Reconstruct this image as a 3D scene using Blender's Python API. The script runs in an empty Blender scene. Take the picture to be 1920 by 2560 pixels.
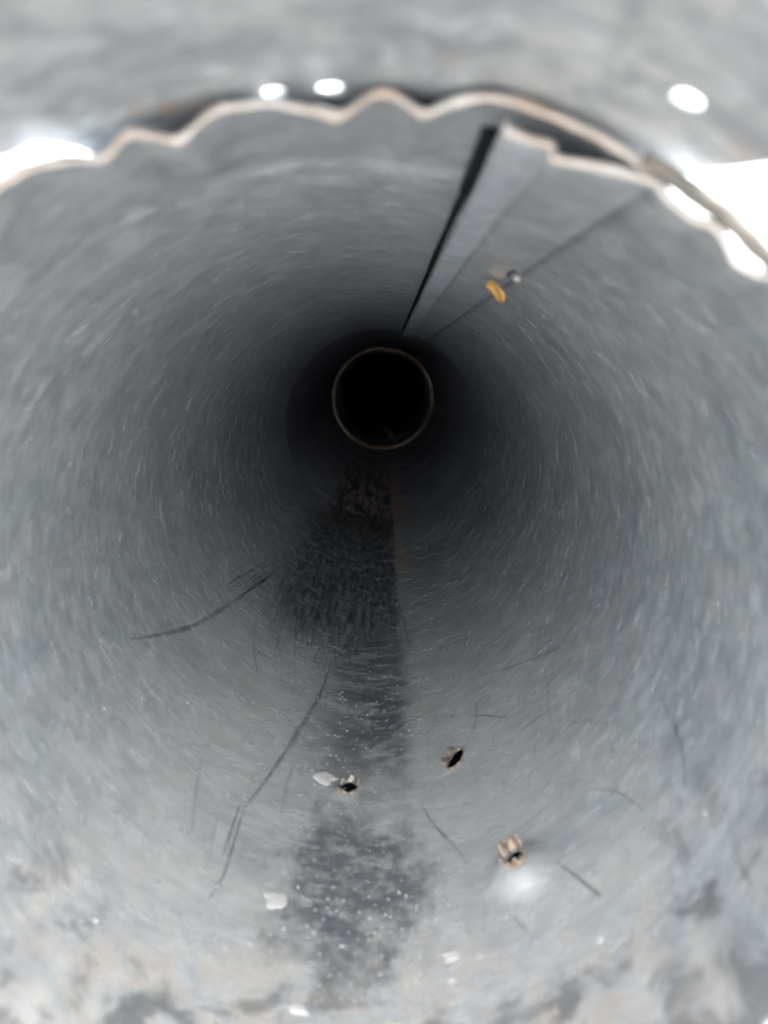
import bpy, bmesh, math, random
from mathutils import Vector, noise
R = 0.1                       # duct radius in metres; every length below is given in radii
rnd = random.Random(7)
rad = math.radians
scene = bpy.context.scene

# ------------------------------------------------------------------ camera
PITCH, YAW = .1855, .003
CAM = Vector((.07, -1.21, .595))            # in radii
cd = bpy.data.cameras.new('camera'); cam = bpy.data.objects.new('camera', cd)
scene.collection.objects.link(cam); scene.camera = cam
cam.location = CAM * R
cam.rotation_euler = (math.pi/2 - PITCH, 0, YAW)
cd.sensor_fit = 'VERTICAL'; cd.sensor_height = 36; cd.lens = 27
cd.clip_start = .002; cd.clip_end = 500
cd.dof.use_dof = True; cd.dof.focus_distance = .42; cd.dof.aperture_fstop = 27/2.65
scene.render.resolution_x = 768; scene.render.resolution_y = 1024

# ------------------------------------------------------------------ world, sun, exposure
SUN_EL, SUN_AZ = rad(64), rad(88)          # azimuth measured clockwise from +Y
w = bpy.data.worlds.new('World'); scene.world = w; w.use_nodes = True
nt = w.node_tree; nt.nodes.clear()
sky = nt.nodes.new('ShaderNodeTexSky'); sky.sky_type = 'NISHITA'; sky.sun_disc = False
sky.sun_elevation = SUN_EL; sky.sun_rotation = SUN_AZ; sky.dust_density = 3.0; sky.air_density = .8; sky.ozone_density = .6
bg = nt.nodes.new('ShaderNodeBackground'); bg.inputs[1].default_value = .15
out = nt.nodes.new('ShaderNodeOutputWorld')
tc = nt.nodes.new('ShaderNodeTexCoord'); cn = nt.nodes.new('ShaderNodeTexNoise'); cn.inputs['Scale'].default_value = 1.6; cn.inputs['Detail'].default_value = 5
nt.links.new(tc.outputs['Generated'], cn.inputs['Vector'])
cr = nt.nodes.new('ShaderNodeMapRange'); cr.interpolation_type = 'SMOOTHSTEP'; cr.inputs[1].default_value = .36; cr.inputs[2].default_value = .56; nt.links.new(cn.outputs['Fac'], cr.inputs[0])
cm = nt.nodes.new('ShaderNodeMix'); cm.data_type = 'RGBA'; cm.inputs[7].default_value = (11.15, 11.35, 11.5, 1)      # bright white cloud
nt.links.new(cr.outputs[0], cm.inputs[0]); nt.links.new(sky.outputs[0], cm.inputs[6]); nt.links.new(cm.outputs[2], bg.inputs[0])
nt.links.new(bg.outputs[0], out.inputs[0])
sd = bpy.data.lights.new('sun', 'SUN'); sd.energy = 3.0; sd.angle = rad(.5); sd.color = (1, .95, .87)
so = bpy.data.objects.new('sun', sd); scene.collection.objects.link(so)
sv = Vector((math.sin(SUN_AZ)*math.cos(SUN_EL), math.cos(SUN_AZ)*math.cos(SUN_EL), math.sin(SUN_EL)))
so.rotation_euler = sv.to_track_quat('Z', 'Y').to_euler()
scene.view_settings.view_transform = 'Standard'; scene.view_settings.look = 'None'
scene.view_settings.exposure = 1.68; scene.view_settings.gamma = 1
if hasattr(scene, 'cycles'):
    scene.cycles.max_bounces = 12; scene.cycles.diffuse_bounces = 8; scene.cycles.glossy_bounces = 12

# ------------------------------------------------------------------ node helper
class N:
    def __init__(s, name):
        s.m = bpy.data.materials.new(name); s.m.use_nodes = True; s.t = s.m.node_tree; s.t.nodes.clear()
        s.o = s.n('ShaderNodeOutputMaterial'); s.p = s.n('ShaderNodeBsdfPrincipled'); s.l(s.p.outputs[0], s.o.inputs[0])
    def n(s, k, **kw):
        x = s.t.nodes.new(k)
        for a, b in kw.items(): setattr(x, a, b)
        return x
    def l(s, a, b): s.t.links.new(a, b)
    def put(s, sock, v):
        if isinstance(v, bpy.types.NodeSocket): s.l(v, sock)
        else:
            if isinstance(v, tuple) and len(v) == 3 and sock.type == 'RGBA': v = v + (1,)
            sock.default_value = v
    def m_(s, op, a, b=0., c=0., clamp=False):
        x = s.n('ShaderNodeMath', operation=op, use_clamp=clamp)
        for i, v in enumerate((a, b, c)): s.put(x.inputs[i], v)
        return x.outputs[0]
    def ramp(s, v, lo, hi, a=0., b=1.):           # smoothstep map
        x = s.n('ShaderNodeMapRange', interpolation_type='SMOOTHSTEP')
        for i, q in enumerate((v, lo, hi, a, b)): s.put(x.inputs[i], q)
        return x.outputs[0]
    def mix(s, f, a, b, blend='MIX'):
        x = s.n('ShaderNodeMix', data_type='RGBA', blend_type=blend)
        s.put(x.inputs[0], f); s.put(x.inputs[6], a); s.put(x.inputs[7], b)
        return x.outputs[2]
    def vec(s, x, y, z=0.):
        q = s.n('ShaderNodeCombineXYZ')
        for i, v in enumerate((x, y, z)): s.put(q.inputs[i], v)
        return q.outputs[0]
    def noise(s, v, sc, det=3., rough=.55, dist=0., col=False):
        x = s.n('ShaderNodeTexNoise'); s.l(v, x.inputs['Vector'])
        x.inputs['Scale'].default_value = sc; x.inputs['Detail'].default_value = det
        x.inputs['Roughness'].default_value = rough; x.inputs['Distortion'].default_value = dist
        return x.outputs['Color' if col else 'Fac']
    def voro(s, v, sc, feat='F1', rnd_=1.):
        x = s.n('ShaderNodeTexVoronoi', feature=feat); s.l(v, x.inputs['Vector'])
        x.inputs['Scale'].default_value = sc; x.inputs['Randomness'].default_value = rnd_
        return x
    def uv(s):
        u = s.n('ShaderNodeUVMap', uv_map='uv'); q = s.n('ShaderNodeSeparateXYZ'); s.l(u.outputs[0], q.inputs[0])
        return u.outputs[0], q.outputs[0], q.outputs[1]
    def obj(s, sc=10.):
        c = s.n('ShaderNodeTexCoord'); x = s.n('ShaderNodeVectorMath', operation='SCALE')
        s.l(c.outputs['Object'], x.inputs[0]); x.inputs['Scale'].default_value = sc
        return x.outputs[0]
    def set(s, **kw):
        for k, v in kw.items(): s.put(s.p.inputs[k.replace('_', ' ')], v)
        return s

def simple(name, col, rough=.6, metal=0., var=.25, sc=6., col2=None, bump=.0):
    g = N(name); v = g.obj(10/ .1 * .1)
    nz = g.noise(v, sc, 4., .6)
    c2 = col2 or tuple(x*(1-var) for x in col)
    g.set(Base_Color=g.mix(g.ramp(nz, .35, .65), col, c2), Roughness=rough, Metallic=metal)
    if bump:
        b = g.n('ShaderNodeBump'); b.inputs['Strength'].default_value = bump; b.inputs['Distance'].default_value = .0004
        g.l(g.noise(v, sc*3, 3.), b.inputs['Height']); g.l(b.outputs[0], g.p.inputs['Normal'])
    return g.m

# ------------------------------------------------------------------ galvanised sheet
# uv.x = angle from the duct's lowest line (radians), uv.y = distance from the mouth (radii)
def gr_n(g, p): return g.noise(p, 22., 3., .6)
def zinc(name, dark=1., stains=False, metal=.5, rough=.40, spangle=1., brown=0., dirt=False, spots=False):
    g = N(name); uv, u, v = g.uv(); p = g.obj(10.)      # p in radii
    wob = g.noise(p, 5., 3., .6, col=True)
    pv = g.n('ShaderNodeVectorMath', operation='MULTIPLY_ADD'); g.l(wob, pv.inputs[0])
    pv.inputs[1].default_value = (.05, .05, .05); g.l(p, pv.inputs[2]); pw = pv.outputs[0]
    big = g.noise(p, 2.2, 4., .6); hue = g.noise(p, 3.6, 3., .6, .6)
    c = g.mix(g.ramp(big, .3, .7), (.74, .755, .77), (.86, .865, .87))
    c = g.mix(g.ramp(hue, .35, .65), c, g.mix(1., c, (.93, .985, 1.), 'MULTIPLY')); c = g.mix(g.ramp(hue, .56, .72), c, g.mix(1., c, (1., .93, .86), 'MULTIPLY'))
    # crystals
    v1 = g.voro(pw, 15.); sep = g.n('ShaderNodeSeparateColor'); g.l(v1.outputs['Color'], sep.inputs[0])
    cell = sep.outputs[0]; cell2 = sep.outputs[1]
    c = g.mix(g.ramp(cell, .1, .9, 0, .32*spangle), c, (.46, .49, .52))
    v2 = g.voro(pw, 9.); sep2 = g.n('ShaderNodeSeparateColor'); g.l(v2.outputs['Color'], sep2.inputs[0])
    c = g.mix(g.ramp(sep2.outputs[0], .3, 1., 0, .5*spangle), c, (.88, .89, .90))
    # sparse pale flakes, longer around the duct than along it
    uvs = g.vec(g.m_('MULTIPLY', u, 9.), g.m_('MULTIPLY', v, 13.))
    v3 = g.voro(uvs, 1.4); sep3 = g.n('ShaderNodeSeparateColor'); g.l(v3.outputs['Color'], sep3.inputs[0])
    d3 = g.m_('ADD', v3.outputs['Distance'], g.m_('MULTIPLY', g.noise(uvs, 3.2, 3.), .35))
    fl = g.m_('MULTIPLY', g.ramp(sep3.outputs[0], .72, .80), g.ramp(d3, .46, .36))
    c = g.mix(g.m_('MULTIPLY', fl, .9*spangle), c, (.93, .96, .98))
    # broad uneven bands round the duct and small dull freckles
    bd = g.noise(g.vec(g.m_('MULTIPLY', u, .5), g.m_('MULTIPLY', v, 1.3)), 1.1, 4., .6, .5)
    c = g.mix(g.ramp(bd, .42, .70, 0, .42), c, (.34, .37, .41))
    fk = g.voro(g.vec(g.m_('ADD', g.m_('MULTIPLY', u, 17.), g.m_('MULTIPLY', g.noise(p, 3., 2.), 6.)), g.m_('ADD', g.m_('MULTIPLY', v, 30.), g.m_('MULTIPLY', u, 9.))), 1.); sfk = g.n('ShaderNodeSeparateColor'); g.l(fk.outputs['Color'], sfk.inputs[0])
    ff = g.m_('MULTIPLY', g.ramp(sfk.outputs[0], .78, .84), g.ramp(g.m_('ADD', fk.outputs['Distance'], g.m_('MULTIPLY', gr_n(g, p), .3)), .55, .35))
    c = g.mix(g.m_('MULTIPLY', ff, .75*spangle), c, (.92, .96, 1.))
    mo = g.noise(g.vec(g.m_('MULTIPLY', u, 7.), g.m_('MULTIPLY', v, 11.), 2.), 1.5, 6., .68, .7)
    c = g.mix(g.ramp(mo, .44, .62, 0, .42*spangle), c, (.36, .39, .43)); c = g.mix(g.ramp(mo, .44, .30, 0, .45*spangle), c, (.94, .96, .98))
    # fine rolled grain running round the duct
    gr = g.noise(g.vec(g.m_('MULTIPLY', u, 2.5), g.m_('MULTIPLY', v, 42.)), 1.6, 5., .65)
    c = g.mix(g.ramp(gr, .42, .75, 0, .40), c, (.36, .38, .40))
    gr2 = g.noise(g.vec(g.m_('MULTIPLY', u, 5.), g.m_('MULTIPLY', v, 90.)), 1.3, 3., .6)
    c = g.mix(g.ramp(gr2, .59, .68, 0, .75), c, (.93, .94, .95))
    gr3 = g.noise(p, 30., 3., .6)
    c = g.mix(g.ramp(gr3, .45, .8, 0, .25), c, (.40, .42, .44))
    rg = g.m_('ADD', rough, g.m_('MULTIPLY', g.m_('SUBTRACT', cell2, .5), .08))
    mt = metal
    if stains:
        n1 = g.m_('SUBTRACT', g.noise(g.vec(g.m_('MULTIPLY', u, 1.), g.m_('MULTIPLY', v, .6)), 9., 5., .65), .5)
        uu = g.m_('ADD', u, g.m_('MULTIPLY', n1, .16)); vv = g.m_('ADD', v, g.m_('MULTIPLY', n1, .9))
        un = g.m_('ADD', u, g.m_('MULTIPLY', g.m_('SUBTRACT', g.noise(p, 9., 5., .75), .5), .17))
        # scuffed dark field, sharp on its right side
        f1 = g.m_('MULTIPLY', g.ramp(un, -.118, -.140), g.ramp(uu, .50, .30)) if False else g.m_('MULTIPLY', g.ramp(un, -.165, -.135), g.ramp(uu, .88, .50))
        f1 = g.m_('MULTIPLY', f1, g.m_('MULTIPLY', g.ramp(vv, 6.6, 6.2), g.ramp(vv, 2.5, 3.5)))
        brk = g.noise(g.vec(g.m_('MULTIPLY', u, 26.), g.m_('MULTIPLY', v, 3.4)), 1.2, 4., .7)
        f1 = g.m_('MULTIPLY', f1, g.ramp(brk, .34, .60, .42, 1.))
        # long stripe below it
        f2 = g.m_('MULTIPLY', g.ramp(un, -.22, -.12), g.ramp(uu, .42, .05))
        f2 = g.m_('MULTIPLY', f2, g.m_('MULTIPLY', g.ramp(vv, 3.6, 3.0), g.m_('MULTIPLY', g.ramp(vv, 1.2, 1.9), g.ramp(g.noise(p, 7., 5., .7), .32, .56, .35, 1.))))
        # blob near the mouth
        du = g.m_('DIVIDE', g.m_('SUBTRACT', u, .035), .26); dv = g.m_('DIVIDE', g.m_('SUBTRACT', v, .92), .46)
        rr = g.m_('SQRT', g.m_('ADD', g.m_('POWER', g.m_('ABSOLUTE', du), 2.), g.m_('POWER', g.m_('ABSOLUTE', dv), 2.)))
        f3 = g.ramp(g.m_('ADD', rr, g.m_('MULTIPLY', n1, 1.8)), 1.15, .55)
        fs = g.m_('MAXIMUM', g.m_('MULTIPLY', f1, .88), g.m_('MAXIMUM', g.m_('MULTIPLY', f2, .78), g.m_('MULTIPLY', g.m_('MULTIPLY', f3, g.ramp(g.noise(uv, 11., 4., .7), .35, .55, .45, 1.)), .72)))
        c = g.mix(fs, c, (.040, .054, .078))
        # white mineral specks inside the blob
        sp = g.noise(g.vec(u, g.m_('MULTIPLY', v, .7)), 46., 5., .75)
        sp = g.m_('MULTIPLY', g.ramp(sp, .55, .66), g.m_('MULTIPLY', g.ramp(rr, 1.2, .5), g.ramp(g.noise(uv, 7., 2.), .42, .58)))
        sp = g.m_('MULTIPLY', sp, g.ramp(v, 1.02, .86))
        c = g.mix(g.m_('MULTIPLY', sp, .75), c, (.62, .64, .64))
        # brown residue far down the floor and a warm vertical streak
        f4 = g.m_('MULTIPLY', g.m_('MULTIPLY', g.ramp(un, -.16, -.12), g.ramp(uu, .60, .50)), g.ramp(vv, 5.9, 6.5))
        sq = g.noise(g.vec(g.m_('MULTIPLY', u, 9.), g.m_('MULTIPLY', v, 1.6)), 1.5, 4., .7, 1.)
        c = g.mix(g.m_('MULTIPLY', f4, .9), c, g.mix(g.ramp(sq, .44, .56), (.40, .33, .27), (.05, .048, .05)))
        f5 = g.m_('MULTIPLY', g.m_('MULTIPLY', g.ramp(un, -.26, -.21), g.ramp(un, -.13, -.16)), g.ramp(v, 3.4, 5.4))
        c = g.mix(g.m_('MULTIPLY', f5, .85), c, (.90, .78, .66))
        # tan bloom at the two holes
        f6 = g.m_('MULTIPLY', g.m_('MULTIPLY', g.ramp(uu, -.36, -.28), g.ramp(uu, -.14, -.2)), g.m_('MULTIPLY', g.ramp(vv, 1.7, 1.9), g.ramp(vv, 2.35, 2.1)))
        c = g.mix(g.m_('MULTIPLY', g.m_('MULTIPLY', f6, g.ramp(gr3, .4, .6)), .4), c, (.62, .55, .45))
        rg = g.m_('ADD', rg, g.m_('MULTIPLY', fs, .12))
    if dirt:
        dust_light = g.m_('MULTIPLY', g.m_('MULTIPLY', g.ramp(v, 4.2, 1.6), g.ramp(g.m_('ABSOLUTE', u), 1.35, .5)), g.ramp(g.noise(p, 4., 4., .6), .2, .6, .45, 1.))  # dust on the floor, also painted pale to brighten it
        dust_light = g.m_('MULTIPLY', dust_light, g.m_('SUBTRACT', 1., fs) if stains else 1.)
        c = g.mix(g.m_('MULTIPLY', dust_light, .42), c, (.84, .80, .72)); mt0 = g.m_('MULTIPLY', metal, g.m_('SUBTRACT', 1., g.m_('MULTIPLY', dust_light, .45)))
        dn = g.noise(g.vec(u, v), 5.5, 5., .62, .8)
        fl_ = g.m_('MULTIPLY', g.ramp(v, .95, .25), g.ramp(g.m_('ABSOLUTE', u), 1.5, .4))
        d1 = g.m_('MULTIPLY', g.ramp(dn, .42, .60), fl_)
        c = g.mix(g.m_('MULTIPLY', d1, .75), c, (.58, .50, .42))
        d2 = g.m_('MULTIPLY', g.ramp(g.noise(g.vec(u, v, 3.7), 4.6, 4., .6, .5), .50, .64), g.ramp(v, .80, .35))
        d2 = g.m_('MULTIPLY', d2, g.ramp(g.m_('ABSOLUTE', u), 1.7, .9))
        c = g.mix(g.m_('MULTIPLY', d2, .65), c, (.13, .135, .14))
        mt = g.m_('MULTIPLY', mt0, g.m_('SUBTRACT', 1., g.m_('MULTIPLY', d1, .8))); rg = g.m_('ADD', rg, g.m_('MULTIPLY', d1, .3))
    if brown:
        sq = g.noise(g.vec(g.m_('MULTIPLY', u, 9.), g.m_('MULTIPLY', v, 1.1)), 1.5, 4., .7, 1.)
        f7 = g.m_('MULTIPLY', g.m_('MULTIPLY', g.ramp(u, -.15, -.10), g.ramp(u, .62, .48)), g.ramp(v, 13., 9.))
        c = g.mix(g.m_('MULTIPLY', f7, .9), c, g.mix(g.ramp(sq, .44, .56), (.90, .74, .60), (.10, .095, .09)))
        so = g.m_('MAXIMUM', g.ramp(u, .75, 1.5), g.ramp(u, -1.7, -2.4)); c = g.mix(g.m_('MULTIPLY', so, .75), c, (.22, .24, .29))  # top and left coloured darker, standing in for shade past the joint
        f8 = g.m_('MULTIPLY', g.m_('MULTIPLY', g.ramp(u, -.30, -.24), g.ramp(u, -.12, -.17)), g.ramp(v, 12., 9.))
        c = g.mix(g.m_('MULTIPLY', f8, .9), c, (.85, .66, .52))
        b1 = g.m_('MULTIPLY', g.ramp(g.noise(p, 3.2, 5., .7), .45, .6), brown)
        c = g.mix(b1, c, (.20, .14, .10))
    if spots:
        rs = g.m_('MULTIPLY', g.ramp(g.noise(p, 10., 3., .6), .63, .70), g.ramp(v, -.20, -.06))
        c = g.mix(g.m_('MULTIPLY', rs, .6), c, (.80, .52, .34))
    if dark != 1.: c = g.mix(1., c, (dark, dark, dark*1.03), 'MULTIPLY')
    g.set(Base_Color=c, Roughness=rg, Metallic=mt)
    b = g.n('ShaderNodeBump'); b.inputs['Strength'].default_value = .25; b.inputs['Distance'].default_value = .0003
    h = g.m_('ADD', g.m_('MULTIPLY', gr, .8), g.m_('ADD', g.m_('MULTIPLY', cell, .25), g.m_('MULTIPLY', big, 1.5)))
    g.l(h, b.inputs['Height']); g.l(b.outputs[0], g.p.inputs['Normal'])
    return g.m

M = {}
M['near'] = zinc('weathered_zinc', stains=True, dirt=True)
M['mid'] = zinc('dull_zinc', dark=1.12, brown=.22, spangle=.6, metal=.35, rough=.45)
M['far'] = zinc('dark_zinc', dark=.40, brown=.3, spangle=.5, metal=.2, rough=.6)  # dark overall tone for the deepest section
M['sleeve'] = zinc('bright_zinc', spangle=1.5, metal=.45, rough=.42, spots=True)
M['seam'] = zinc('seam_zinc', spangle=.7, dark=1.22)
M['seam_plain'] = zinc('seam_zinc_dull', spangle=.9)
M['edge'] = simple('cut_steel_edge', (.76, .75, .73), .38, .6, sc=9., col2=(.58, .49, .43), bump=.3)
M['lip'] = simple('dull_edge_strip', (.22, .21, .19), .6, .3, sc=7., col2=(.34, .31, .27), bump=.3)
M['bright'] = simple('highlight_steel', (.88, .88, .86), .35, .5, sc=5.)  # bright tone for the highlight along the seam crease
M['rust'] = simple('rusty_edge', (.62, .34, .19), .32, .8, sc=5., col2=(.98, .88, .76), bump=.8)
M['burr'] = simple('burred_steel', (.72, .64, .54), .38, .55, sc=30., col2=(.38, .27, .18), bump=.6)
def scuff(name, col, strength, rough):
    g = N(name); uv, u, v = g.uv(); p = g.obj(10.)
    a = g.m_('SUBTRACT', 1., g.m_('POWER', g.m_('ABSOLUTE', u), 1.7), clamp=True)
    a = g.m_('MULTIPLY', g.m_('MULTIPLY', a, strength), g.ramp(g.noise(p, 16., 4., .7), .30, .62, .5, 1.))
    g.set(Base_Color=col, Roughness=rough, Metallic=.4, Alpha=g.m_('MULTIPLY', a, g.ramp(v, 0., 1., .35, 1.)))
    return g.m
M['scratch_shade'] = scuff('dark_scuff_shade', (.12, .14, .18), .44, .5)  # scratch marks, and the painted soft shade along the seam
M['flake'] = scuff('pale_flake', (.97, .98, 1.), .55, .5)
M['seam_shade'] = scuff('seam_shade_black', (.015, .016, .018), 3., .8)  # near-black colour for the painted shade beside the seam
M['light'] = scuff('bright_scratch', (.85, .87, .88), .85, .4)
M['white'] = simple('lime_splash', (.80, .76, .73), .8, 0, sc=30., col2=(.68, .66, .65), bump=.6)
M['amber'] = simple('dry_leaf_scrap', (1., .60, .20), .6, 0, sc=60., col2=(.95, .50, .16), bump=.5)
M['crumb'] = simple('pale_grit', (.95, .84, .72), .4, .5, sc=30., col2=(.5, .42, .38), bump=.5)
M['cocoon'] = simple('dark_silk', (.10, .08, .12), .8, 0, sc=40., bump=.5)
M['light_block'] = simple('black_blocker', (.03, .03, .032), .9, 0, sc=4.)  # flat black of the added light blocker and the far cap
M['ground'] = simple('pale_concrete', (.33, .32, .30), .9, 0, sc=.35, var=.3, bump=.4)

# ------------------------------------------------------------------ mesh helpers
def P(th, r, y):                                  # th in degrees from the top, toward +x
    a = rad(th); return Vector((R*r*math.sin(a), R*y, R*r*math.cos(a)))
def link(name, verts, faces, mat, parent=None, uvs=None, smooth=True, thick=0.):
    me = bpy.data.meshes.new(name); me.from_pydata([tuple(v) for v in verts], [], faces); me.materials.append(mat)
    l = me.uv_layers.new(name='uv')
    if uvs:
        idx = [0]*len(me.loops); me.loops.foreach_get('vertex_index', idx)
        fl = [0.]*(2*len(idx))
        for i, k in enumerate(idx): fl[2*i], fl[2*i+1] = uvs[k]
        l.data.foreach_set('uv', fl)
    if smooth: me.polygons.foreach_set('use_smooth', [True]*len(me.polygons))
    me.update()
    o = bpy.data.objects.new(name, me); scene.collection.objects.link(o)
    if parent: o.parent = parent
    if thick:
        m = o.modifiers.new('sheet', 'SOLIDIFY'); m.thickness = thick*R; m.offset = 1
    return o
def thing(name, label, cat, group=None):
    o = bpy.data.objects.new(name, None); scene.collection.objects.link(o); o.empty_display_size = .02
    tag(o, label, cat, group); return o
def tag(o, label, cat, group=None):
    o['label'] = label; o['category'] = cat
    if group: o['group'] = group
def lerp(tab, x):
    if x <= tab[0][0]: return tab[0][1]
    for (a, b), (c, d) in zip(tab, tab[1:]):
        if x <= c: return b + (d-b)*(x-a)/(c-a)
    return tab[-1][1]
def phi(th):                                      # angle from lowest line, cut hidden under the seam (th = 20)
    t = th - 180
    while t < -160: t += 360
    while t > 200: t -= 360
    return rad(t)
def sm(x, a, b):
    t = max(0., min(1., (x-a)/(b-a))); return t*t*(3-2*t)

ELL = {159.6: (2.5, -.42), 184.4: (1.2, -.5), 151.6: (1.2, 0.)}
def hole_r(hr, ht, a):
    e, tilt = ELL.get(ht, (1., 0.)); b = a + tilt
    return hr*(1+.07*math.sin(3*a+ht)+.04*math.sin(5*a))/math.sqrt(math.cos(b)**2+(math.sin(b)/e)**2)
def shell(name, rf, ths, ys, mat, parent, holes=(), thick=.006, close=True, yend=None):
    """tube of sheet metal; rf(th, y) radius. holes = (th, y, radius, lift, depth): a round opening with a punched-up lip"""
    V, F_, U = [], [], []
    nt_, ny = len(ths), len(ys)
    for j, y in enumerate(ys):
        for i, th in enumerate(ths):
            yy = y if yend is None else y0s(y, ys, yend(th))
            V.append(P(th, rf(th, yy), yy)); U.append((phi(th if i < nt_-1 else th-1e-6), yy))
    skip = set()
    patches = []
    for (ht, hy, hr, lift, hw) in holes:
        i0 = max(k for k in range(nt_) if ths[k] <= ht - math.degrees(hw)); i1 = min(k for k in range(nt_) if ths[k] >= ht + math.degrees(hw))
        j0 = max(k for k in range(ny) if ys[k] <= hy - hw); j1 = min(k for k in range(ny) if ys[k] >= hy + hw)
        for j in range(j0, j1):
            for i in range(i0, i1): skip.add((i, j))
        loop = [(i, j0) for i in range(i0, i1)] + [(i1, j) for j in range(j0, j1)] + [(i, j1) for i in range(i1, i0, -1)] + [(i0, j) for j in range(j1, j0, -1)]
        n = len(loop); prev = [j*nt_+i for i, j in loop]
        for k in range(1, 9):
            f = k/8; cur = []
            for q, (i, j) in enumerate(loop):
                du = rad(ths[i]-ht); dv = ys[j]-hy; a = math.atan2(dv, du); d0 = math.hypot(du, dv)
                rr_ = hole_r(hr, ht, a); d = d0 + (rr_-d0)*(1-(1-f)**1.4)
                th = ht+math.degrees(d*math.cos(a)); yy = hy + d*math.sin(a)
                up = lift*sm(1-(d-rr_)/(hw-rr_+1e-6), .25, 1.05)
                V.append(P(th, rf(th, yy)-up, yy)); U.append((phi(th), yy)); cur.append(len(V)-1)
            for q in range(n): F_.append((prev[q], prev[(q+1) % n], cur[(q+1) % n], cur[q]))
            prev = cur
    for j in range(ny-1):
        for i in range(nt_-1):
            if (i, j) in skip: continue
            a = j*nt_+i; F_.append((a, a+1, a+nt_+1, a+nt_))
    # uv seam: faces that cross the cut get handled by placing the cut at ths[0]
    return link(name, V, F_, mat, parent, U, True, thick)
def y0s(y, ys, ye):                                # stretch a sleeve's rows so that it ends at ye
    a, b = ys[0], ys[-1]; return a + (y-a)/(b-a)*(ye-a)
def frange(a, b, s):
    n = max(1, round((b-a)/s)); return [a+(b-a)*i/n for i in range(n+1)]

# closed cross-section swept along a list of (th, r, y)
def tube(name, pts, ra, ry, mat, parent, n=8, jitter=0., closed=False):
    V, F_ = [], []
    m = len(pts)
    for k, (th, r, y) in enumerate(pts):
        for q in range(n):
            a = 2*math.pi*q/n
            j = 1 + jitter*noise.noise(Vector((k*.35, q*1.3, ra*90)))
            V.append(P(th, r + ra*math.cos(a)*j, y + ry*math.sin(a)*j))
    for k in range(m if closed else m-1):
        for q in range(n): F_.append((k*n+q, k*n+(q+1) % n, ((k+1) % m)*n+(q+1) % n, ((k+1) % m)*n+q))
    if not closed: F_ += [tuple(range(n)), tuple(reversed(range((m-1)*n, m*n)))]
    return link(name, V, F_, mat, parent)

# ------------------------------------------------------------------ ground
gs = 60.
G = link('ground', [(-gs, -gs, -R*1.16), (gs, -gs, -R*1.16), (gs, gs, -R*1.16), (-gs, gs, -R*1.16)], [(0, 1, 2, 3)], M['ground'], smooth=False)
G['kind'] = 'structure'

# ------------------------------------------------------------------ near duct with its crimped mouth
RIM = [(-30.285, 1.0), (-27.867, 0.999), (-25.085, 0.987), (-21.428, 0.964), (-20.405, 0.967), (-18.367, 0.985), (-16.282, 0.969), (-14.546, 0.953), (-13.725, 0.953), (-11.664, 0.975), (-9.815, 0.982), (-7.749, 0.981), (-5.016, 0.977), (-2.985, 0.968), (-0.229, 0.954), (0.821, 0.960), (2.843, 0.986), (3.843, 0.992), (4.87, 0.987), (7.059, 0.966), (7.74, 0.968), (10.226, 0.995), (11.828, 1.003), (15.166, 1.009), (19.48, 1.006), (22.478, 1.003), (26.0, 0.996), (29.0, 0.982), (31.2, 0.968), (33.156, 0.970), (34.8, 0.982), (36.2, 0.975), (38.2, 0.957), (40.455, 0.966), (42.6, 0.985)]
t = RIM[-1][0]; up = True
while t < 322:
    t += rnd.uniform(3.2, 5.2); RIM.append((t, rnd.uniform(.955, .97) if up else rnd.uniform(.985, 1.))); up = not up
RIM.append((329.715, 1.0))
def rim_r(th):
    while th < -30.285: th += 360
    while th > 329.715: th -= 360
    s = 0
    for d, wgt in ((-.5, .25), (0, .5), (.5, .25)): s += wgt*lerp(RIM, min(329.7, max(-30.28, th+d)))
    return s
def body_r(th, y):
    base = 1 + .004*noise.noise(Vector((math.sin(rad(th))*1.2, math.cos(rad(th))*1.2, y*.5)))
    if y < .5:
        k = 1 - sm(y, .05, .47)
        base += (rim_r(th)-1)*k
        tw = th if th < 180 else th-360
        amp = (.009 + .012*noise.noise(Vector((th*.11, 2.3, 0))))*(math.exp(-(tw/26)**2)+.08)
        base -= amp*math.exp(-((y-.455-.02*noise.noise(Vector((th*.05, 5., 0))))/.014)**2)
    return base
duct = thing('duct_section', 'grey galvanised duct with crimped wavy mouth, scuffed floor and punched holes, filling the photo', 'duct')
NEAR_END = 7.0
ths = [20 + .5*i for i in range(721)]
ys = frange(0, .6, .02) + frange(.6, NEAR_END, .04)[1:]
HOLES = [(159.6, 1.61, .028, .002, .12), (184.4, 1.49, .037, .006, .13), (151.6, .84, .032, .048, .15)]
shell('duct_wall', body_r, ths, ys, M['near'], duct, HOLES)
tube('rim_edge', [(th, rim_r(th)-.001, -.002) for th in [20+.75*i for i in range(480)]], .0078, .007, M['edge'], duct, jitter=.75, closed=True)

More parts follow.
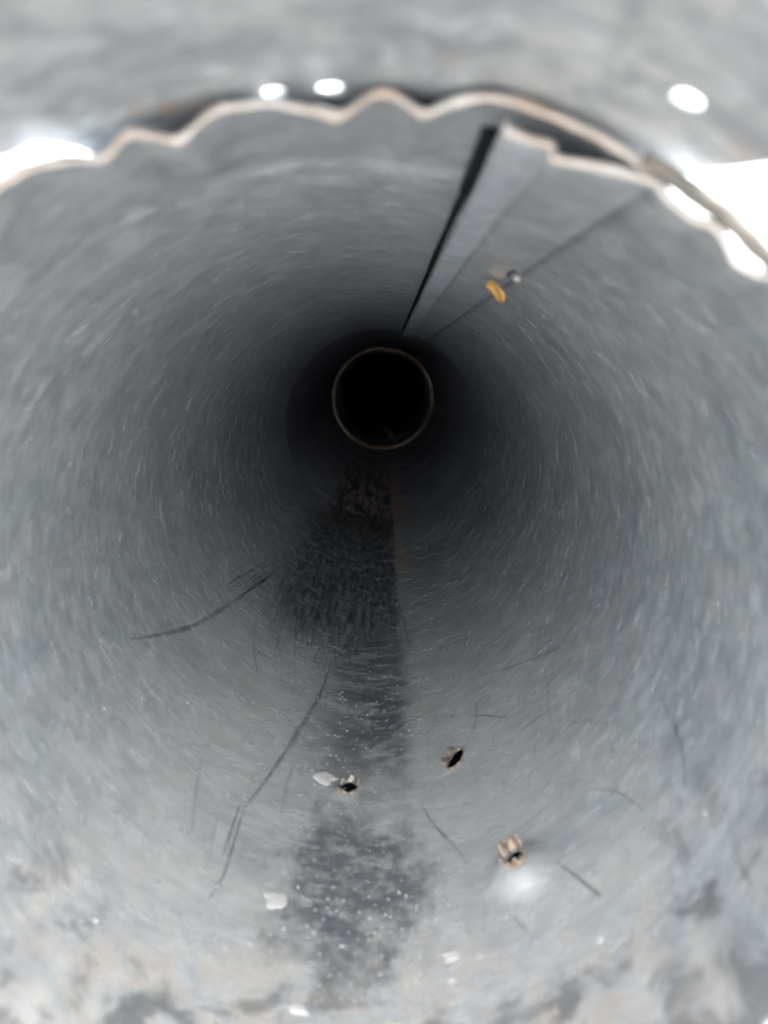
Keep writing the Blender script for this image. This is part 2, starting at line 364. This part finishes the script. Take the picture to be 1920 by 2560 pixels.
# lock seam: folded lap hanging a little below the wall
SEC = [(14.6, .976), (14.3, .969), (15.2, .964), (17.2, .962), (18.6, .966), (19.1, .960), (18.9, .951), (20.0, .951), (23.0, .962), (26.0, .973), (28.4, .980)]
def seam_r(k, y):
    th, r = SEC[k]
    a = sm(y, 0, .6)
    far = {0: .962, 1: .953, 2: .952, 3: .957, 4: .968, 5: .972, 6: .964, 7: .964, 8: .972, 9: .982, 10: .992}[k]
    return r + (far-r)*a
V, F_, U = [], [], []
sy = [-.004] + frange(.03, .6, .05) + frange(.7, 6.9, .1)
for y in sy:
    for k, (th, _) in enumerate(SEC):
        tt = th + .12*noise.noise(Vector((y*1.1, 0, 0))); V.append(P(tt, seam_r(k, y), y)); U.append((rad(tt-180), y))
n = len(SEC)
for j in range(len(sy)-1):
    for k in range(n-1): F_.append((j*n+k, j*n+k+1, (j+1)*n+k+1, (j+1)*n+k))
o = link('lock_seam', V, F_, M['seam'], duct, U, True, .006); o.data.materials.append(M['seam_plain'])
for i, f in enumerate(o.data.polygons): f.material_index = int(i % (n-1) >= 5)
tube('seam_edge', [(SEC[k][0]+(SEC[k+1][0]-SEC[k][0])*f, SEC[k][1]+(SEC[k+1][1]-SEC[k][1])*f, -.008) for k in range(n-1) for f in (0, .34, .67)] + [(28.9, .981, -.006)], .0075, .006, M['edge'], duct, jitter=.5)

def shade_strip(name, th, r, half, mat, tone, y0, y1=6.8):  # ribbon along the seam whose dark colour stands in for shade
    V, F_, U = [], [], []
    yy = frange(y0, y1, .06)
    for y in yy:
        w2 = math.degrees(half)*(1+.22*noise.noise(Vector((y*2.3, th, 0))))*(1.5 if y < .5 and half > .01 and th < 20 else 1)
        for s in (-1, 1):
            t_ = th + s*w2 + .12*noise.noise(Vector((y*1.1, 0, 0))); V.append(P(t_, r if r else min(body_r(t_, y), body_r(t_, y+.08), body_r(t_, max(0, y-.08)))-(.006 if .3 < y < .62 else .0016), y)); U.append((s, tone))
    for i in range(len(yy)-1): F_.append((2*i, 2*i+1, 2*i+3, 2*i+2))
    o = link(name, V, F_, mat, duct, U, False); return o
shade_strip('seam_gap_shade', 13.75, 0, .0105, M['seam_shade'], 1, .12)  # black strip painted as the shadow gap left of the seam
shade_strip('seam_soft_shade', 28.9, 0, .022, M['scratch_shade'], .45, .04)  # softer strip painted as slight shadow at the seam's other edge
tube('ridge_highlight', [(18.6+.12*noise.noise(Vector((y*1.1, 0, 0))), seam_r(6, y)-.002, y) for y in frange(.01, 6.85, .08)], .0035, .0035, M['bright'], duct)  # highlight on the crease, put in as a bright tube

# torn petals round the punched holes
def petal(th, y, hr, ang, wid, ln, rise, mat, par, lift):
    V, F_ = [], []
    rows = 5; cols = 5
    for s in (0, 1):
        for i in range(rows):
            f = i/(rows-1)
            for j in range(cols):
                g_ = (j/(cols-1)-.5)*2
                a = ang + g_*wid*(1-.55*f*f)
                d = hole_r(hr, th, a)*(.93+.10*f) + ln*.8*math.sin(f*1.5)
                h = lift + 1.25*rise*f - .012*(g_*g_)*f + .003*noise.noise(Vector((f*4, g_*3, ang*5)))
                V.append(P(th+math.degrees(d*math.cos(a)), body_r(th, y)-h-s*.0028, y+d*math.sin(a)))
    nn = rows*cols
    for s in (0, 1):
        for i in range(rows-1):
            for j in range(cols-1):
                q = (s*nn+i*cols+j, s*nn+i*cols+j+1, s*nn+(i+1)*cols+j+1, s*nn+(i+1)*cols+j); F_.append(q if s else q[::-1])
    ring = [(0, j) for j in range(cols)] + [(i, cols-1) for i in range(1, rows)] + [(rows-1, j) for j in range(cols-2, -1, -1)] + [(i, 0) for i in range(rows-2, 0, -1)]
    for a, b in zip(ring, ring[1:]+ring[:1]):
        p_, q_ = a[0]*cols+a[1], b[0]*cols+b[1]; F_.append((p_, q_, nn+q_, nn+p_))
    return link('torn_petal', V, F_, mat, par)
def burr(idx, petals):
    th, y, hr, lift, hw = HOLES[idx]
    # ragged ring of metal at the hole's lip
    pts = []
    N_ = 36
    V, F_ = [], []
    for k in range(N_):
        a = 2*math.pi*k/N_; j = .0022*noise.noise(Vector((a*2.2, idx*3., 0)))
        for q in range(6):
            b = 2*math.pi*q/6
            d = hole_r(hr, th, a) + (.0032+j)*math.cos(b); h = lift + .003 + (.0038+j*2)*math.sin(b)
            V.append(P(th+math.degrees(d*math.cos(a)), body_r(th, y)-h, y+d*math.sin(a)))
    for k in range(N_):
        for q in range(6): F_.append((k*6+q, k*6+(q+1) % 6, ((k+1) % N_)*6+(q+1) % 6, ((k+1) % N_)*6+q))
    b = link('hole_burr', V, F_, M['burr'], duct)
    for (ang, wid, ln, rise) in petals: petal(th, y, hr, rad(ang), rad(wid), ln, rise, M['burr'], b, lift)
    return b
# angle 0 points along growing th (to the left on the floor), 90 away from the camera
burr(0, [(12, 36, .036, .010), (72, 24, .034, .020), (130, 20, .006, .006)])
burr(1, [(60, 26, .014, .014), (100, 22, .016, .018), (138, 20, .012, .014), (-55, 34, .012, .020), (-118, 30, .012, .016)])
burr(2, [(10, 26, .014, .020), (55, 24, .016, .036), (95, 22, .014, .030), (135, 24, .014, .040), (180, 26, .012, .018), (-30, 22, .008, .010), (215, 22, .010, .014), (-62, 24, .006, .024), (-95, 24, .004, .028), (-128, 24, .006, .020)])

# ------------------------------------------------------------------ projection of sketched marks onto the wall
def ray(px, py):
    x = (px-960)/1920; z = -(py-1280)/1920
    c, s = math.cos(PITCH), math.sin(PITCH); y = c + z*s; zz = -s + z*c
    c, s = math.cos(YAW), math.sin(YAW)
    return Vector((x*c-y*s, x*s+y*c, zz))
def hit(px, py, r=1.):
    d = ray(px, py); a = d.x**2+d.z**2; b = CAM.x*d.x+CAM.z*d.z; c = CAM.x**2+CAM.z**2-r*r
    t = (-b+math.sqrt(b*b-a*c))/a; q = CAM+d*t
    return math.degrees(math.atan2(q.x, q.z)), q.y
def on_plane(px, py, y):
    d = ray(px, py); t = (y-CAM.y)/d.y; q = CAM+d*t
    return q

def strokes(name, lst, mat, parent, lift, pieces=True):
    V, F_, U = [], [], []
    for pts, wpx, *tn in lst:
        wpx = min(wpx, 11)*1.15*(1.35 if tn and tn[0] > 1 else 1); tone = tn[0] if tn else rf.uniform(0, 1)
        q = []
        for a, b in zip(pts, pts[1:]):
            L = math.hypot(b[0]-a[0], b[1]-a[1]); m = max(2, int(L/14))
            for i in range(m): q.append((a[0]+(b[0]-a[0])*i/m, a[1]+(b[1]-a[1])*i/m))
        q.append(pts[-1])
        for _ in range(2): q = [q[0]] + [((q[i-1][0]+2*q[i][0]+q[i+1][0])/4, (q[i-1][1]+2*q[i][1]+q[i+1][1])/4) for i in range(1, len(q)-1)] + [q[-1]]
        m = len(q); base = len(V)
        for i, (x, y) in enumerate(q):
            a, b = q[max(0, i-1)], q[min(m-1, i+1)]; dx, dy = b[0]-a[0], b[1]-a[1]; L = math.hypot(dx, dy) or 1
            f = i/(m-1); ww = wpx*.5*(.15+.85*math.sin(math.pi*min(1, max(0, f*.94+.03)))**.6)*(1+.45*noise.noise(Vector((x*.03, y*.03, wpx))))
            for s in (-1, 1):
                th, yy = hit(x - s*dy/L*ww, y + s*dx/L*ww); V.append(P(th, body_r(th, yy)-lift, yy)); U.append((s, tone))
        for i in range(m-1): F_.append((base+2*i, base+2*i+1, base+2*i+3, base+2*i+2))
    o = link(name, V, F_, mat, parent, U, False); return o

rf = random.Random(5)
DARK = [([(325,1598),(400,1587),(480,1567),(560,1520),(620,1478),(690,1430)], 13, 1.4), ([(390,1572),(450,1552)], 7), ([(560,1465),(640,1420),(680,1395)], 8),
 ([(830,1650),(800,1740),(745,1830),(700,1900),(655,1965),(610,2020)], 11, 1.3), ([(600,2010),(580,2070),(560,2130)], 16), ([(610,2020),(560,2190),(520,2250)], 9),
 ([(505,1895),(490,1980),(480,2080)], 16), ([(545,2040),(530,2100),(524,2150)], 7), ([(745,1890),(715,1960),(702,2040)], 8), ([(715,1790),(760,1850),(800,1880)], 8),
 ([(1150,1560),(1125,1590),(1095,1628)], 4), ([(1095,1545),(1085,1590),(1050,1636)], 4.5), ([(1270,1470),(1310,1480),(1335,1515),(1315,1560),(1260,1600),(1180,1640),(1110,1662),(1020,1665)], 4, .1),
 ([(1320,1600),(1355,1640),(1368,1700),(1372,1780),(1390,1850)], 5), ([(1168,1789),(1225,1789),(1268,1796)], 6), ([(1192,1730),(1192,1790),(1182,1838)], 5), ([(1275,1775),(1250,1800),(1218,1830)], 5),
 ([(1645,1720),(1680,1800),(1705,1860),(1715,1930),(1705,2010),(1692,2090)], 9), ([(1685,1780),(1695,1840)], 8), ([(1055,2015),(1085,2065),(1115,2095),(1150,2130),(1170,2165)], 9),
 ([(1390,2000),(1330,2050),(1260,2105),(1195,2142)], 9), ([(1390,2155),(1440,2190),(1505,2245)], 14), ([(1480,1975),(1540,1975),(1585,2005),(1610,2030)], 9), ([(890,1620),(905,1655),(925,1692)], 7), ([(862,1605),(872,1640),(878,1668)], 7),
 ([(990,1475),(1008,1540),(1020,1600),(1028,1630)], 8), ([(735,1610),(738,1680),(732,1735)], 7), ([(690,1570),(700,1650),(706,1712)], 9), ([(640,1545),(632,1620),(645,1690)], 8), ([(1010,1700),(1035,1745)], 5),
 ([(1280,2290),(1325,2335)], 14), ([(1215,2260),(1212,2330)], 9), ([(1380,1770),(1300,1830)], 5), ([(1100,1600),(1190,1520),(1160,1600)], 3), ([(1440,1550),(1400,1620),(1300,1660),(1200,1690)], 5), ([(1500,1640),(1400,1670),(1330,1720)], 4),
 ([(900,1260),(880,1290)], 5), ([(1900,2230),(1850,2150)], 16)]
rf = random.Random(3)
for k in range(170):                                    # fan of short scuffs on the floor
    a = rf.uniform(-.62, .50); r0 = rf.uniform(30, 230); L = rf.uniform(25, 120)*(1-.4*abs(a)); x0 = 845 + 120*rf.uniform(-1, 1)
    y0 = 1400 + r0*.9; x0 += r0*math.tan(a)*.55
    if x0 > 985 or x0 < 640: continue
    x1 = x0 + L*math.sin(a); y1 = y0 + L*math.cos(a)
    DARK.append(([(x0, y0), ((x0+x1)/2+rf.uniform(-4, 4), (y0+y1)/2), (x1, y1)], rf.uniform(1.6, 6.5)))
for k in range(60):                                     # strokes sweeping up-left out of the scuffed field
    x0 = rf.uniform(600, 760); y0 = rf.uniform(1360, 1500); L = rf.uniform(25, 90); a = rf.uniform(.45, .9)
    DARK.append(([(x0, y0), (x0-L*math.cos(a)*.5, y0+L*math.sin(a)*.42), (x0-L*math.cos(a), y0+L*math.sin(a)*.9)], rf.uniform(1.5, 5)))
for k in range(110):                                    # hair-thin marks on the right floor
    x0 = rf.uniform(1000, 1500); y0 = rf.uniform(1380, 1900); L = rf.uniform(15, 80); a = rf.choice((rf.uniform(2.2, 2.9), rf.uniform(1.2, 1.9), rf.uniform(-.3, .3)))
    DARK.append(([(x0, y0), (x0+L*.5*math.cos(a)+rf.uniform(-5, 5), y0+L*.5*math.sin(a)), (x0+L*math.cos(a), y0+L*math.sin(a))], rf.uniform(1.5, 3)))
o = strokes('dark_scratches', DARK, M['scratch_shade'], duct, .0006); o['kind'] = 'stuff'
LIGHT = []
for k in range(150):
    x0 = rf.gauss(870, 80); y0 = rf.uniform(1300, 1850); a = rf.gauss(.1, .45); L = rf.uniform(12, 60)
    LIGHT.append(([(x0, y0), (x0+L*.5*math.cos(a), y0+L*.5*math.sin(a)+rf.uniform(-2, 2)), (x0+L*math.cos(a), y0+L*math.sin(a))], rf.uniform(.9, 1.9)))
for k in range(330):                                    # marks running round the walls
    th = rf.uniform(-150, 140); 
    if 8 < th < 32: continue
    y = rf.uniform(1.6, 6.0); span = rf.uniform(1.5, 7)
    LIGHT.append((None, (th, y, span, rf.uniform(.0008, .0020))))
ring_marks = [x[1] for x in LIGHT if x[0] is None]; LIGHT = [x for x in LIGHT if x[0] is not None]
o = strokes('bright_scratches', LIGHT, M['light'], duct, .0009); o['kind'] = 'stuff'
V, F_, U = [], [], []
for th, y, span, ww in ring_marks:
    tone = rf.uniform(0, 1)
    b = len(V); m = 8; sl = rf.uniform(-.08, .08)
    for i in range(m+1):
        f = i/m; tt = th+span*f; yy = y+sl*f; w2 = ww*math.sin(math.pi*(.05+.9*f))*(1+y*.45)
        V += [P(tt, body_r(tt, yy)-.0009, yy-w2), P(tt, body_r(tt, yy)-.0009, yy+w2)]; U += [(-1, tone), (1, tone)]
    for i in range(m): F_.append((b+2*i, b+2*i+1, b+2*i+3, b+2*i+2))
o = link('ring_scratches', V, F_, M['light'], duct, U, False); o['kind'] = 'stuff'

# pale spangle flakes with crisp edges, scattered over the wall (countless)
V, F_, U = [], [], []
for k in range(5200):
    th = rf.uniform(32, 373); y = .35 + 5.6*rf.random()**1.3
    if rf.random() < .35: th = 180 + rf.gauss(0, 60)
    if th < 31 or th > 372: continue
    a0 = rf.gauss(.25*(1 if th > 180 else -1), .45); L = rf.choice((.010, .014, .02, .028, .045))*rf.uniform(.7, 1.3)*(1+.12*y); W = L*rf.uniform(.22, .5)
    b = len(V); tone = rf.random()**1.6; m = 6
    for i in range(m):
        a = 2*math.pi*i/m; k1 = rf.uniform(.65, 1.15); x1 = L*k1*math.cos(a); y1 = W*k1*math.sin(a)
        tt = th + math.degrees(x1*math.cos(a0)-y1*math.sin(a0)); yy = y + x1*math.sin(a0)+y1*math.cos(a0)
        V.append(P(tt, body_r(tt, yy)-.0011, yy)); U.append((.35, tone))
    F_.append(tuple(range(b, b+m)))
o = link('spangle_flakes', V, F_, M['flake'], duct, U, False); o['kind'] = 'stuff'

# ------------------------------------------------------------------ lumps: splashes, grit
def lump(name, th, y, ra, ry, h, mat, parent=None, seed=0, rw=1., n=14, rough_=.6, par_loc=True):
    """irregular low dome stuck on the wall at (th, y); origin at its foot"""
    o0 = P(th, rw, y); V, F_ = [], []
    rings = 4
    def pt(d, a, hh):
        k = 1 + rough_*noise.noise(Vector((math.cos(a)*1.6+seed*7, math.sin(a)*1.6, seed)))
        tt = th + math.degrees(ra*d*k*math.cos(a)); yy = y + ry*d*k*math.sin(a)
        base = rw if rw != 1. else body_r(tt, yy)
        return P(tt, base - hh, yy) - o0
    for i in range(rings):
        d = 1-i/rings*.85; hh = h*(1-d**2.2) + h*.25*noise.noise(Vector((i*1.7, seed*3., 0)))*(i > 0)
        for q in range(n): V.append(pt(d, 2*math.pi*q/n, hh - (.002 if i == 0 else 0)))
    V.append(pt(0, 0, h))
    for i in range(rings-1):
        for q in range(n): F_.append((i*n+q, i*n+(q+1) % n, (i+1)*n+(q+1) % n, (i+1)*n+q))
    for q in range(n): F_.append(((rings-1)*n+q, (rings-1)*n+(q+1) % n, len(V)-1))
    F_.append(tuple(reversed(range(n))))
    o = link(name, V, F_, mat, parent); o.location = o0
    return o
def pxl(px, py): return hit(px, py)
SPL = [((813, 1945), .041, .045, 'round white lime splash touching the left punched hole on the duct floor'),
       ((690, 2248), .037, .036, 'round white lime splash alone on the left of the lower duct floor'),
       ((1130, 2388), .026, .020, 'small slanting white splash low on the duct floor, right of the dark stain'),
       ((745, 2525), .026, .018, 'pale blurred splash at the very bottom edge of the photo')]
for k, ((x, y), ra, ry, lb) in enumerate(SPL):
    th, yy = pxl(x, y); o = lump('lime_splash', th, yy, ra*1.15, ry*1.15, .010 if k == 0 else .005, M['white'], seed=k+1, n=18)
    tag(o, lb, 'splash', 'white splashes on the duct floor')
# fine white spatter (countless)
V, F_ = [], []
def speck(x, y, s):
    th, yy = hit(x, y); dep = yy+1.21; q = s*dep/1920
    b = len(V); m = 6
    for i in range(m):
        a = 2*math.pi*i/m + x; V.append(P(th+math.degrees(q*math.cos(a)), body_r(th, yy)-.0008, yy+q*1.3*math.sin(a)))
    V.append(P(th, body_r(th, yy)-.004, yy))
    for i in range(m): F_.append((b+i, b+(i+1) % m, b+m))
for x, y, s in [(172,1160,4.5),(943,1335,4),(943,1448,5),(949,1446,3),(470,1757,5),(570,1985,5),(612,1986,3),(615,2010,3),(1290,2110,4),(780,1926,4),(787,1962,4),(805,1968,3),(818,1911,3),(750,2030,4),(885,1944,3),(710,2325,6),(784,2334,6),(625,2360,6),
                (850,1735,3),(856,1742,3),(851,1748,4),(860,1748,3),(856,1730,3),(866,1750,3),(745,2220,5),(1765,2035,8),(1265,2295,6),(1500,2350,14),(1200,2392,7),(1130,2450,14),(240,2300,8),(1155,2180,3),(380,1700,4),(262,1772,5),(1250,1640,3),(1400,1555,2.5),(700,2245,3),(1300,690,3)]:
    speck(x, y, s)
for k in range(260):
    x = rf.gauss(900, 130); y = rf.uniform(1600, 2520); speck(x, y, rf.uniform(1., 2.6)*(1+.8*(y > 2200)))
for k in range(120):
    speck(rf.uniform(100, 1850), rf.uniform(1250, 2350), rf.uniform(.8, 1.8))
o = link('white_spatter', V, F_, M['white'], duct, None, False); o['kind'] = 'stuff'

# ------------------------------------------------------------------ scraps caught on the seam
def scrap(name, outline, y, depth, mat, label, cat, bend=.0):
    c = on_plane(sum(a for a, b in outline)/len(outline), sum(b for a, b in outline)/len(outline), y); V, F_ = [], []
    m = len(outline)
    ring = [c + (on_plane(a, b, y)-c)*(1.22 if depth > .01 else 1.) for a, b in outline]
    for s in (-1, 1):
        for k in (1., .55):
            for i, q in enumerate(ring):
                p_ = c + (q-c)*k; bulge = depth*(1.15 if k < 1 else .6)
                V.append((Vector((p_.x, y + s*bulge + bend*(q-c).x*3 + depth*.5*noise.noise(q*30), p_.z)) - c)*R)
        V.append(Vector((0, s*depth*1.3, 0))*R)
    for s, off in ((0, 0), (1, 2*m+1)):
        for i in range(m):
            j = (i+1) % m; F_.append((off+i, off+j, off+m+j, off+m+i)); F_.append((off+m+i, off+m+j, off+2*m))
    for i in range(m):
        j = (i+1) % m; F_.append((i, j, 2*m+1+j, 2*m+1+i))
    o = link(name, V, F_, mat, None); o.location = c*R; tag(o, label, cat); return o
scrap('leaf_scrap', [(1215,722),(1222,711),(1231,708),(1240,712),(1250,722),(1262,732),(1261,744),(1258,752),(1250,748),(1249,753),(1243,749),(1236,741),(1228,732)], 1.42, .012, M['amber'],
      'small orange scrap of dry leaf caught on the seam at upper right', 'scrap', .3)
scrap('grit_crumb', [(1284,694),(1290,690),(1298,693),(1301,699),(1297,705),(1288,704),(1283,700)], .98, .008, M['white'],
      'tiny pale crumb on the seam just above the orange scrap', 'crumb')
scrap('fluff_clump', [(1265,688),(1268,680),(1276,676),(1286,674),(1293,678),(1291,682),(1282,682),(1277,688),(1272,695),(1266,693)], 1.02, .006, M['cocoon'],
      'dark curl of fluff above the orange scrap on the seam', 'fluff')

# ------------------------------------------------------------------ deeper duct sections
mid = thing('duct_section', 'second darker duct section, beyond the near duct and before the rusty ring', 'duct')
shell('duct_wall', lambda th, y: 1.02+.003*noise.noise(Vector((math.sin(rad(th)), math.cos(rad(th)), y))), [20+3*i for i in range(121)], frange(6.6, 15.2, .2), M['mid'], mid)
far = thing('duct_section', 'third duct section, black inside, framed by a rusty ring edge at the centre', 'duct')
def far_r(th, y): return .925 + .004*noise.noise(Vector((math.sin(rad(th))*3, math.cos(rad(th))*3, y*.3)))
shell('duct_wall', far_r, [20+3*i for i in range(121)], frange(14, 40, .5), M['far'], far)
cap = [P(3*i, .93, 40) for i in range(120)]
link('end_cap', cap, [tuple(range(120))], M['light_block'], far, None, False)
pts = [P(3*i, 1.03, 15.2) for i in range(120)] + [P(3*i, .92, 15.2) for i in range(120)]
link('joint_plate', pts, [(i, (i+1) % 120, 120+(i+1) % 120, 120+i) for i in range(120)], M['mid'], mid, None, False)
def ring_r(th):
    bite = .028*math.exp(-((th-9)/6)**2) + .022*math.exp(-((th+2)/26)**2)
    return .968 - bite*.8 + .006*noise.noise(Vector((math.sin(rad(th))*9, math.cos(rad(th))*9, 0)))
V, F_ = [], []
NR = 240
for i in range(NR):
    th = i*360/NR; tooth = .012*abs(noise.noise(Vector((math.sin(rad(th))*22, math.cos(rad(th))*22, 3))))
    thick_ = .018 + .012*noise.noise(Vector((math.sin(rad(th))*5, math.cos(rad(th))*5, 8))) + tooth
    for q in range(6):
        a = 2*math.pi*q/6; V.append(P(th, ring_r(th)+thick_*math.cos(a), 14-.03+.04*math.sin(a)))
for i in range(NR):
    for q in range(6): F_.append((i*6+q, i*6+(q+1) % 6, ((i+1) % NR)*6+(q+1) % 6, ((i+1) % NR)*6+q))
link('rusty_edge', V, F_, M['rust'], far)
# grit lying in the far section
for k, (x, y, ra, ry, lb) in enumerate([(976,1086,.085,.5,'largest pale sliver of grit lying inside the rusty ring'), (961,1074,.05,.45,'pale crumb just left of the largest sliver inside the rusty ring'),
        (967,1052,.05,.5,'small crumb above the pale grit inside the rusty ring'), (940,1041,.04,.5,'faint crumb left of centre inside the rusty ring')]):
    th, yy = hit(x, y, .92)
    o = lump('grit', th, yy, ra, ry, .15, M['crumb'], seed=k+11, rw=.922)
    tag(o, lb, 'grit', 'grit inside the rusty ring')

# ------------------------------------------------------------------ black wrap outside the duct, added to keep light out of the holes
jk = link('black_blocker', [P(5*i, 1.10, .62) for i in range(72)] + [P(5*i, 1.10, 41) for i in range(72)] + [P(5*i, 1.008, .60) for i in range(72)],
          [(i, (i+1) % 72, 72+(i+1) % 72, 72+i) for i in range(72)] + [(i, (i+1) % 72, 144+(i+1) % 72, 144+i) for i in range(72)] + [tuple(range(72, 144))], M['light_block'])
tag(jk, 'black wrap round the outside of the duct, unseen, added to keep its punched holes dark', 'blocker')

# ------------------------------------------------------------------ outer sleeve over the mouth
slv = thing('outer_sleeve', 'pale mottled galvanised sleeve above the crimped mouth at the top of the photo', 'sleeve')
def slv_end(th):
    while th > 180: th -= 360
    if th < -60 or th > 60: return .62
    return lerp([(-60, .62), (-42, .3), (-36, -.05), (-30.5, -.03), (-28, -.002), (-26, -.002), (-24.6, .03), (-23.2, .06), (-22.3, .3), (-21, .62), (28.5, .62), (29.3, .2), (30.1, .07), (30.9, 0), (32.4, -.083), (33.5, -.15), (38, -.24), (48, -.22), (56, .62)], th)
SH = [(-5.6, .03, .019, 0, .045), (-.8, .03, .022, 0, .045), (25.8, -.17, .022, 0, .045), (-17.9, .10, .014, 0, .04)]  # added pinholes that let sky through as bright spots, like glints
shell('sleeve_wall', lambda th, y: 1.024 - .021*sm(th, -26, -22)*(1-sm(th, 8, 13))*(1-sm(y, .06, .25)) + .003*noise.noise(Vector((th*.06, y*2.5, 4))), [-180+.5*i for i in range(721)], frange(-.5, .62, .04), M['sleeve'], slv, SH, .008, yend=slv_end)
tube('sleeve_lip', [(th, lerp([(26, 1.002), (30, .996), (35, .996), (40, .990), (44, .99)], th), -.012) for th in frange(26.5, 60, .5)], .013, .02, M['lip'], slv, jitter=.3)
